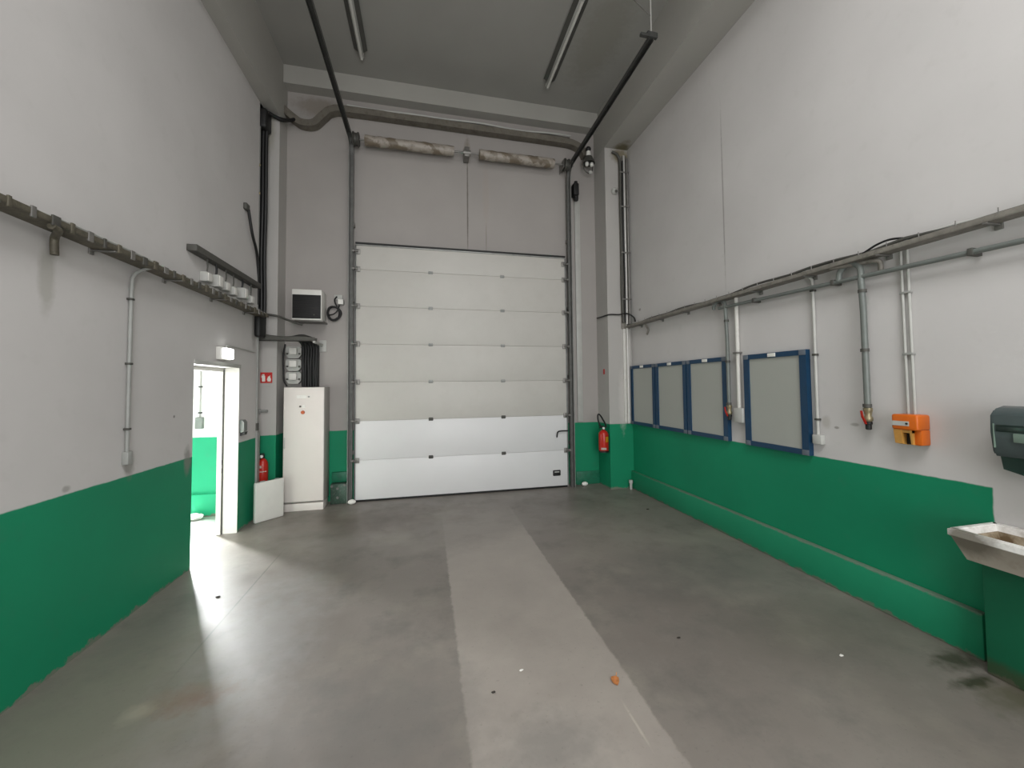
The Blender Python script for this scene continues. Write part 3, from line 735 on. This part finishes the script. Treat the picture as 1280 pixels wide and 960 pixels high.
obj('body', B().box(-1.33, -1.245, 6.52, YB, 3.03, 3.115, .008), 'lightgrey', jb)
obj('lid', B().box(-1.325, -1.25, 6.512, 6.52, 3.036, 3.109, .004), 'plastic', jb)

# steel guard at the foot of the left track
gd = thing('track_guard', 'scuffed green steel guard at the foot of the left door track', 'guard', (-1.28, 6.48, 0))
obj('plate', B().box(-1.405, -1.17, 6.47, YB, 0.0, .30, .012), 'guard', gd)
for x, z in ((-1.30, .235), (-1.30, .10), (-1.20, .28), (-1.38, .27)):
    obj('bolt', B().cyl((x, 6.452, z), (x, 6.47, z), .018, 8), 'galv', gd)
tag(obj('kick_board', B().box(-1.395, -1.18, 6.535, YB, .325, .46, .006), 'greenplate'), 'green painted board fixed above the steel guard', 'board')
for x, y, lb in ((-1.09, 6.405, 'white rounded buffer block on floor at the left door track'), (2.675, 6.49, 'white rounded buffer block on floor right of the door')):
    bb = B().sphere((x, y, .036), .05, 3, (1.15, .8, .72))
    tag(obj('buffer_block', bb, 'chip'), lb, 'buffer')

# ------------------------------------------------------------------ right of the sectional door
tag(obj('wall_trunking', B().box(2.60, 2.70, YB - .03, YB, 1.10, 5.10, .004), 'lightgrey'), 'pale vertical trunking on the back wall right of the sectional door', 'cable trunking')
mo = thing('door_motor', 'small black motor housing beside the top of the right track', 'motor', (2.59, 6.5, 5.06))
obj('housing', B().box(2.535, 2.635, 6.42, 6.57, 5.10, 5.32, .02, 3), 'black', mo)
obj('gear_head', B().cyl((2.60, 6.49, 5.03), (2.60, 6.49, 5.11), .04).cyl((2.60, 6.49, 5.31), (2.60, 6.49, 5.37), .03), 'black', mo)
lp = thing('twin_lamp', 'dark hooded twin spotlight high beside the right track', 'lamp', (2.82, 6.5, 5.5))
lx, ly = 2.80, 6.38
obj('mount', B().sphere((lx, ly, 5.92), .05, 2).box(lx - .015, lx + .015, ly, YB, 5.91, 5.94), 'black', lp)
obj('neck', B().lathe([(.03, 0), (.042, .03), (.034, .10), (.026, .105)], (lx, ly, 5.78), 'z'), 'chip', lp)
obj('hood', B().lathe([(.035, .13), (.065, .12), (.095, .06), (.115, 0), (.105, 0), (.085, .055), (.055, .11), (.03, .12)], (lx, ly, 5.66), 'z'), 'darktrunk', lp)
for s in (-1, 1):
    obj('bulb', B().sphere((lx + s * .045, ly - .035, 5.63), .035, 2, (1, 1, 1.25)), 'tubelamp', lp)
obj('lead', B().tube(smooth([(lx - .10, ly, 5.66), (lx - .09, ly, 5.56), (lx - .02, ly, 5.49), (lx + .05, ly, 5.50), (lx + .10, ly + .06, 5.60), (lx + .15, ly + .15, 5.72)]), .009, 8), 'darktrunk', lp)
obj('connector', B().sphere((lx + .03, ly - .01, 5.50), .035, 2), 'lightgrey', lp)
al = thing('alarm_sounder', 'small pale round sounder on the front of the right column', 'alarm', (3.15, CRY, 5.05))
obj('dome', B().lathe([(.06, 0), (.06, .02), (.05, .05), (.02, .07), (.001, .072)], (3.165, CRY, 5.08), 'y'), 'lightgrey', al)
obj('horn', B().lathe([(.012, 0), (.018, .01), (.026, .03), (.022, .031)], (3.165, CRY - .05, 5.055), 'y', 14), 'darktrunk', al)
tag(obj('sticker', B().box(CRX - .003, CRX, 6.30, 6.36, 1.93, 2.02), 'signred'), 'small red sticker on the inner side of the right column', 'sign')

# services in the right corner
rc = thing('corner_conduits', 'bundle of steel conduits climbing the right column beside the right wall', 'conduit', (3.32, 6.1, 1.1))
obj('backing_tray', B().box(3.245, 3.40, CRY - .02, CRY, 2.70, 5.72, .003), 'trayR', rc)
obj('conduit', B().cyl((3.33, 6.10, 1.10), (3.33, 6.10, 5.70), .020), 'steelbright', rc, 'bright steel conduit')
obj('conduit', B().cyl((3.385, 6.10, 2.75), (3.385, 6.10, 5.66), .017), 'galv', rc)
obj('cable', B().tube(smooth([(3.265, 6.10, 2.80), (3.25, 6.10, 3.4), (3.262, 6.10, 4.1), (3.252, 6.10, 4.9), (3.26, 6.10, 5.5), (3.22, 6.10, 5.70), (3.12, 6.12, 5.76)]), .022, 8), 'darktrunk', rc)
obj('cable', B().tube(smooth([(3.29, 6.085, 2.80), (3.30, 6.085, 3.6), (3.287, 6.085, 4.4), (3.295, 6.085, 5.6)]), .013, 8), 'black', rc)
for z in (3.2, 4.0, 4.8, 5.4):
    obj('clip', B().box(3.24, 3.405, 6.07, 6.076, z - .012, z + .012, .002), 'galv', rc)
obj('lower_channel', B().box(3.27, 3.385, CRY - .022, CRY, 1.10, 2.70, .004), 'whitepole', rc, 'pale channel')
tag(obj('cable', B().tube(smooth([(CRX - .012, 6.55, 2.945), (CRX - .012, 6.35, 2.935), (CRX - .014, 6.16, 2.93), (3.06, 6.13, 2.94), (3.2, 6.12, 2.94), (3.30, 6.05, 2.95), (3.40, 6.0, 2.88), (3.41, 5.96, 2.78)]), .012, 8), 'black'), 'black cable wrapped round the right column at tray height', 'cable')
tag(obj('cable_tail', B().tube(smooth([(XR - .05, 5.62, 2.72), (XR - .03, 5.60, 2.66), (XR - .02, 5.58, 2.60), (XR - .02, 5.62, 2.54)]), .014, 8), 'trayR'), 'short cable tail hanging from the right tray near the column', 'cable')
tag(obj('pipe_stub', B().cyl((3.33, 6.08, 0), (3.33, 6.08, .13), .022).cyl((3.33, 6.08, .10), (3.33, 6.08, .15), .032), 'lightgrey'), 'pale pipe stub rising from floor at the right column', 'pipe')

# ------------------------------------------------------------------ blue frames on the right wall
def notice_frame(y0, y1, z0, z1, label, grp):
    d = .05; w = .07
    f = thing('notice_frame', label, 'notice frame', (XR, (y0 + y1) / 2, z0), grp)
    x = XR - d
    b = B()
    for dd in ((y0, y1, z0, z0 + .05), (y0, y1, z1 - .05, z1), (y0, y0 + w, z0 + .05, z1 - .05), (y1 - w, y1, z0 + .05, z1 - .05)):
        b.box(x, XR, dd[0], dd[1], dd[2], dd[3])
    bmesh.ops.remove_doubles(b.b, verts=b.b.verts[:], dist=1e-4)
    obj('frame', b, 'blue', f)
    obj('panel', B().box(x + .014, XR - .004, y0 + w - .003, y1 - w + .003, z0 + .047, z1 - .047), 'frost', f, 'frosted grey panel')
    for y in (y0, y1):
        for z in (z0, z1):
            sy = 1 if y == y0 else -1; sz = 1 if z == z0 else -1
            obj('corner_cap', B().box(x - .004, x, y, y + sy * w, z, z + sz * .05, .003), 'cap', f)
    yc = (y0 + y1) / 2
    obj('label_clip', B().box(x - .008, x, yc - .045, yc + .045, z1 - .042, z1 - .006, .002), 'paper', f, 'small white label clip')
    return f
g3 = 'row of three joined blue frames'
notice_frame(5.385, 6.115, 1.085, 2.06, 'blue framed notice panel next to the right column, farthest in the row', g3)
notice_frame(4.640, 5.370, 1.085, 2.06, 'blue framed notice panel in the middle of the joined row of three', g3)
notice_frame(3.905, 4.625, 1.085, 2.06, 'blue framed notice panel ending the joined row beside the white pipe', g3)
notice_frame(2.915, 3.650, 1.085, 2.055, 'blue framed notice panel standing alone past the white pipe', None)

# ------------------------------------------------------------------ air pipe and drops on the right wall
PXR = XR - .07
ap = thing('air_pipe', 'grey-green pipe running along the right wall below the tray', 'pipe', (PXR, 2.5, 2.5))
obj('pipe', B().tube([(PXR, 3.97, 2.635), (PXR, 1.5, 2.555), (PXR, -1.0, 2.475)], .018, 12), 'airpipe', ap)
for y in (3.45, 2.62, 1.75, .8, -.1):
    z = 2.635 - (3.97 - y) * .0324
    obj('clip', B().box(PXR - .022, XR, y - .014, y + .014, z - .024, z + .024, .004), 'darktrunk', ap)
def air_drop(y, zt, zv, yo, rr, label):
    a = thing('air_drop', label, 'pipe', (XR - .05, y, zv - .17), 'air drops with valves')
    z0 = 2.635 - (3.97 - (y + yo)) * .0324
    pts = [(PXR, y + yo, z0), (PXR, y + yo, z0 + .03)]
    n = 10
    for k in range(n + 1):
        t = PI * k / n
        pts.append((PXR, y + yo / 2 + yo / 2 * math.cos(t), zt - .08 + .08 * math.sin(t)))
    pts += [(PXR + .0, y, zt - .16), (PXR + .01, y, 2.3), (PXR + .012, y, zv)]
    obj('pipe', B().tube(pts, rr, 12), 'airpipe', a)
    for z in (2.47, 2.0, zv + .02):
        obj('clip', B().cyl((PXR + .008, y, z - .012), (PXR + .008, y, z + .012), rr + .007), 'darktrunk', a)
    vx = PXR + .012
    obj('valve_body', B().lathe([(.022, 0), (.03, .01), (.03, .03), (.022, .045), (.026, .075), (.03, .085), (.03, .105), (.02, .11)], (vx, y, zv - .105), 'z', 12), 'brass', a)
    obj('valve_lever', B().prism([(vx - .04, y + .01, zv - .02), (vx - .055, y + .005, zv - .02), (vx - .052, y, zv - .07), (vx - .030, y - .008, zv - .125), (vx - .018, y - .006, zv - .12), (vx - .038, y + .006, zv - .065)], (0, .014, 0)), 'red', a, 'red valve lever')
    obj('nozzle', B().lathe([(.012, 0), (.02, .006), (.02, .04), (.026, .045), (.026, .062), (.016, .07)], (vx, y, zv - .17), 'z', 12), 'black', a)
air_drop(3.865, 2.725, 1.50, .19, .020, 'air drop with looped top between the joined frames and the white pipe')
air_drop(2.405, 2.71, 1.545, .17, .022, 'air drop with looped top and red lever left of the orange box')

# white pipe with box between frames
wp = thing('pipe_cover', 'thick white vertical pipe ending in a grey box between the blue frames', 'conduit', (XR, 3.74, 1.31))
obj('pipe', B().cyl((XR - .03, 3.745, 1.46), (XR - .03, 3.745, 2.72), .021, 18), 'whitepole', wp)
obj('end_box', B().box(XR - .07, XR, 3.665, 3.795, 1.315, 1.475, .008), 'lightgrey', wp)
obj('clip', B().box(XR - .07, XR, 3.71, 3.78, 2.08, 2.10, .004), 'galv', wp)
# thin conduit right of the lone frame
tc = thing('conduit', 'thin grey conduit with small socket just past the lone blue frame', 'conduit', (XR, 2.85, 1.2))
obj('pipe', B().tube(smooth([(XR - .09, 2.95, 2.73), (XR - .06, 2.90, 2.725), (XR - .025, 2.86, 2.69), (XR - .02, 2.85, 2.60), (XR - .02, 2.85, 2.0), (XR - .02, 2.85, 1.28)], 4), .013), 'lightgrey', tc)
for z in (2.58, 2.0, 1.42):
    obj('clip', B().box(XR - .038, XR, 2.832, 2.868, z - .009, z + .009, .003), 'darktrunk', tc)
obj('socket', B().box(XR - .05, XR, 2.80, 2.885, 1.20, 1.285, .008), 'lightgrey', tc)
# twin thin conduits to the orange box
tw = thing('twin_conduit', 'pair of thin pale conduits dropping from the tray to the orange box', 'conduit', (XR, 2.15, 1.5))
for y in (2.165, 2.125):
    obj('pipe', B().tube([(XR - .015, y, 2.74), (XR - .015, y, 2.0), (XR - .018, y - .003, 1.50)], .009, 8), 'lightgrey', tw)
for z in (2.4, 1.95):
    obj('clip', B().box(XR - .028, XR, 2.11, 2.18, z - .008, z + .008, .003), 'greyplastic', tw)
tag(obj('tray_cable', B().tube(smooth([(XR - .10, 2.42, 2.735), (XR - .12, 2.33, 2.755), (XR - .12, 2.24, 2.785), (XR - .12, 2.14, 2.788), (XR - .10, 2.02, 2.75)]), .008, 8), 'black'), 'loose black cable hump on the right tray above the orange box', 'cable')
tag(obj('pipe_elbow', B().tube(smooth([(XR - .10, 2.62, 2.715), (XR - .08, 2.50, 2.70), (XR - .05, 2.33, 2.69), (XR - .03, 2.295, 2.67), (XR - .03, 2.29, 2.60)], 5), .018), 'trayR'), 'short pale elbow pipe under the right tray beside the looped air drop', 'pipe')

# orange dispenser
od = thing('orange_box', 'orange and tan plastic dispenser box on the right wall', 'dispenser', (XR, 2.12, 1.29))
oy0, oy1 = 2.045, 2.205
obj('housing', B().box(XR - .125, XR, oy0, oy1, 1.405, 1.515, .014, 3), 'orange', od)
obj('side_cover', B().box(XR - .085, XR, oy0 + .002, oy0 + .05, 1.30, 1.41, .01), 'orange', od)
lb_ = B().prism([(XR - .10, oy0 + .045, 1.305), (XR - .115, oy0 + .045, 1.41), (XR, oy0 + .045, 1.41), (XR, oy0 + .045, 1.295), (XR - .05, oy0 + .045, 1.295)], (0, .012, 0))
lb_.prism([(XR - .10, oy1 - .052, 1.305), (XR - .115, oy1 - .052, 1.41), (XR, oy1 - .052, 1.41), (XR, oy1 - .052, 1.295), (XR - .05, oy1 - .052, 1.295)], (0, .047, 0))
lb_.box(XR - .108, XR, oy0 + .045, oy1 - .01, 1.385, 1.408)
lb_.box(XR - .03, XR, oy0 + .045, oy1 - .01, 1.295, 1.40)
obj('lower_body', lb_, 'tan', od, 'tan lower body with a square mouth')
obj('mouth', B().box(XR - .06, XR - .028, oy0 + .057, oy1 - .052, 1.30, 1.386), 'black', od)
obj('label_strip', B().box(XR - .128, XR - .124, oy0 + .05, oy1 - .008, 1.435, 1.468), 'lightgrey', od)
obj('lock', B().cyl((XR - .132, oy0 + .062, 1.452), (XR - .126, oy0 + .062, 1.452), .007), 'black', od)

# towel dispenser
td = thing('towel_dispenser', 'smoked grey paper towel dispenser above the sink', 'towel dispenser', (XR, 1.48, 1.19))
ty0, ty1 = 1.30, 1.645
pf = [(XR, 1.585), (XR - .10, 1.60), (XR - .17, 1.585), (XR - .205, 1.55), (XR - .21, 1.45), (XR - .195, 1.335), (XR - .18, 1.31), (XR, 1.31)]
hb = B().prism([(x, ty0, z) for x, z in pf], (0, ty1 - ty0, 0))
bmesh.ops.bevel(hb.b, geom=[e for e in hb.b.edges if abs(e.verts[0].co.y - e.verts[1].co.y) < .01], offset=.012, segments=2, affect='EDGES')
obj('cover', hb, 'towel', td)
lo = B().prism([(XR - .165, ty0 + .03, 1.312), (XR - .165, ty1 - .02, 1.312), (XR - .165, ty1 - .03, 1.235), (XR - .165, (ty0 + ty1) / 2, 1.195), (XR - .165, ty0 + .03, 1.235)], (.165, 0, 0))
obj('lower_tray', lo, 'toweldark', td)
obj('window', B().box(XR - .215, XR - .203, ty0 + .05, ty1 - .03, 1.455, 1.495, .003), 'toweldark', td)
obj('label', B().box(XR - .218, XR - .206, ty0 + .09, ty1 - .10, 1.40, 1.45, .003), 'toweltrim', td)
obj('trim_line', B().box(XR - .212, XR - .198, ty1 - .022, ty1 - .016, 1.36, 1.50, .002), 'toweltrim', td)
obj('tear_lip', B().prism([(XR - .172, ty0 + .10, 1.222), (XR - .172, ty1 - .11, 1.222), (XR - .172, ty1 - .13, 1.245), (XR - .172, ty0 + .12, 1.245)], (.03, 0, 0)), 'greenplate', td)

# ------------------------------------------------------------------ sink on its painted pier
sy0, sy1, sx0, sz0, sz1 = .75, 1.755, 3.035, .70, .875
sn = thing('sink', 'stained white trough sink fixed to the right wall under the towel dispenser', 'sink', (3.2, 1.25, .70))
b = B()
o = [(sx0, sy0), (XR, sy0), (XR, sy1), (sx0, sy1)]
rim = .035
i_ = [(sx0 + rim, sy0 + rim), (XR - .05, sy0 + rim), (XR - .05, sy1 - rim), (sx0 + rim, sy1 - rim)]
ob = [(sx0 + .06, sy0 + .03), (XR, sy0 + .03), (XR, sy1 - .05), (sx0 + .06, sy1 - .05)]
ot_ = [b.b.verts.new((x, y, sz1)) for x, y in o]; it_ = [b.b.verts.new((x, y, sz1)) for x, y in i_]
om = [b.b.verts.new((x, y, sz1 - .040)) for x, y in o]; om2 = [b.b.verts.new((x + (.012 if x < 3.2 else 0), y + (-.010 if y > 1.2 else .01), sz1 - .05)) for x, y in o]
obv = [b.b.verts.new((x, y, sz0)) for x, y in ob]
ib = [b.b.verts.new((x + (.04 if x < 3.2 else -.02), y + (.04 if y < 1.2 else -.04), sz0 + .03)) for x, y in i_]
for a, c in ((it_, ot_), (ot_, om), (om, om2), (om2, obv)):
    for k in range(4): b.b.faces.new((a[k], a[(k + 1) % 4], c[(k + 1) % 4], c[k]))
b.b.faces.new(obv)
for k in range(4): b.b.faces.new((it_[k], it_[(k + 1) % 4], ib[(k + 1) % 4], ib[k]))
b.b.faces.new(ib)
bmesh.ops.bevel(b.b, geom=[e for e in b.b.edges if all(v in ot_ or v in it_ for v in e.verts)], offset=.006, segments=2, affect='EDGES')
obj('basin', b, 'sink', sn)
lin_ = B(); q = []
for zz, s in ((sz1 - .012, .002), (sz0 + .034, .044)):
    q.append([lin_.b.verts.new((x + (s if x < 3.2 else -s * .5), y + (s if y < 1.2 else -s), zz)) for x, y in i_])
for k in range(4): lin_.b.faces.new((q[0][k], q[0][(k + 1) % 4], q[1][(k + 1) % 4], q[1][k]))
lin_.b.faces.new(q[1])
obj('bowl_lining', lin_, 'bowl', sn, 'brown stained bowl')
obj('drain', B().lathe([(.001, 0), (.03, .001), (.034, .004), (.03, .006)], (3.2, 1.25, sz0 + .036), 'z', 18), 'galv', sn)
pier = B().box(3.265, XR, .85, 1.735, 0, sz0, .01)
struct('pillar_sink', pier, paint('pier_paint', green=(14, 104, 72), zline=5, marks=[((3.2, 1.6, .03), (.4, .4, .06), (74, 72, 48), .6)]))

# ------------------------------------------------------------------ neighbouring room contents
ac = thing('conduit', 'thin conduit with green socket on the wall seen through the doorway', 'conduit', (-3.06, AYB, 1.2))
obj('pipe', B().cyl((-3.055, AYB - .02, 1.36), (-3.055, AYB - .02, 2.6), .011), 'greyplastic', ac)
obj('socket', B().box(-3.10, -3.01, AYB - .06, AYB, 1.20, 1.36, .01), 'airpipe', ac)
for z in (1.42, 1.78):
    obj('clip', B().box(-3.075, -3.035, AYB - .036, AYB, z - .01, z + .01, .003), 'black', ac)
ph = B().sphere((-3.06, 6.22, .035), .1, 3, (1.3, .8, .42))
for v in ph.b.verts: v.co += V((random.uniform(-.008, .008), random.uniform(-.008, .008), random.uniform(-.006, .01)))
for v in ph.b.verts: v.co.z = max(v.co.z, 0)
tag(obj('white_rag', ph, 'chip'), 'crumpled white rag on the floor of the room beyond the doorway', 'rag')

# ------------------------------------------------------------------ small things on the floor
lf = B()
pts = [(0, -.035), (.02, -.015), (.026, .004), (.014, .022), (0, .036), (-.016, .02), (-.024, 0), (-.018, -.018)]
top = [lf.b.verts.new((1.08 + x, 2.21 + y, .012 + .012 * abs(x) / .026 + .006 * math.sin(y * 80))) for x, y in pts]
ctr = lf.b.verts.new((1.08, 2.21, .008))
for k in range(8): lf.b.faces.new((top[k], top[(k + 1) % 8], ctr))
bmesh.ops.solidify(lf.b, geom=lf.b.faces[:], thickness=.003)
lo_ = min(v.co.z for v in lf.b.verts)
for v in lf.b.verts: v.co.z -= lo_
lv = tag(obj('dry_leaf', lf, 'leaf'), 'curled orange dry leaf on the pale floor strip', 'leaf')
obj('stem', B().tube([(1.10, 2.235, .008), (1.115, 2.26, .012)], .0025, 6), 'leaf', lv)
def chip(name, x, y, r, m, label, cat, sc=(1.4, .8, .35)):
    c = B().sphere((x, y, 0), r, 1, sc)
    for v in c.b.verts: v.co += V((random.uniform(-r, r) * .25, random.uniform(-r, r) * .25, 0))
    lo = min(v.co.z for v in c.b.verts)
    for v in c.b.verts: v.co.z -= lo
    tag(obj(name, c, m), label, cat)
chip('paint_flake', .37, 2.30, .010, 'pebble', 'dark crumb lying on the pale floor strip', 'crumb')
chip('paint_flake', .565, 2.43, .011, 'chip', 'white flake near the middle of the pale floor strip', 'flake')
chip('paint_flake', 2.58, 2.06, .012, 'chip', 'white flake on the dark floor towards the sink', 'flake')
chip('pebble', 3.01, 5.04, .018, 'pebble', 'dark pebble on the floor near the right wall ledge', 'pebble')
chip('pebble', -1.71, 3.88, .016, 'pebble', 'dark pebble in the light patch by the doorway', 'pebble')
chip('pebble', 1.69, 2.47, .012, 'pebble', 'brown crumb on the dark floor beside the pale strip', 'crumb')

# ------------------------------------------------------------------ light
def area(name, loc, rot, sx, sy, power, col):
    l = bpy.data.lights.new(name, 'AREA'); l.shape = 'RECTANGLE'; l.size = sx; l.size_y = sy; l.energy = power; l.color = col
    o = bpy.data.objects.new(name, l); COL.objects.link(o); o.location = loc; o.rotation_euler = rot
    return o
area('rooflight_sky', ((RX0 + RX1) / 2, (RY0 + RY1) / 2, H + .1), (0, 0, 0), RX1 - RX0, RY1 - RY0, 278, (1, .995, .985))
area('rear_door_sky', (.7, YR - .25, 2.0), (PI / 2, 0, 0), 3.4, 4.0, 270, (.98, .99, 1))
area('annex_door_sky', (-3.43, AYB + .12, 1.2), (-PI / 2, 0, 0), .32, 2.2, 430, (.97, .985, 1))
area('annex_added_fill', (AX0 - .25, 4.7, 1.75), (0, -PI / 2, 0), 1.7, 2.6, 95, (1, 1, 1))  # unseen fill light added at the side opening to brighten the annex back wall
w = bpy.data.worlds.new('sky'); S.world = w; w.use_nodes = True
w.node_tree.nodes['Background'].inputs[0].default_value = (.85, .92, 1, 1)
w.node_tree.nodes['Background'].inputs[1].default_value = .6

# ------------------------------------------------------------------ camera
f, yaw, pitch, roll = 494.111, .2302898, .0374497, -.0106416
fw = V((math.sin(yaw) * math.cos(pitch), math.cos(yaw) * math.cos(pitch), math.sin(pitch)))
rt_ = V((math.cos(yaw), -math.sin(yaw), 0)); up = rt_.cross(fw)
r2 = rt_ * math.cos(roll) + up * math.sin(roll); u2 = up * math.cos(roll) - rt_ * math.sin(roll)
cd = bpy.data.cameras.new('camera'); cam = bpy.data.objects.new('camera', cd); COL.objects.link(cam)
m = Matrix((r2, u2, -fw)).transposed().to_4x4(); m.translation = V((0, 0, 1.75)); cam.matrix_world = m
cd.sensor_width = 36; cd.lens = f / 1280 * 36; cd.shift_x = -8.638 / 1280; cd.shift_y = -16.529 / 1280; cd.clip_start = .05
S.camera = cam

S.view_settings.view_transform = 'Standard'; S.view_settings.look = 'None'
S.view_settings.gamma = 1; S.view_settings.use_curve_mapping = False; S.view_settings.exposure = .07
S.cycles.use_denoising = True; S.cycles.max_bounces = 12; S.cycles.diffuse_bounces = 8
S.cycles.sample_clamp_indirect = 8
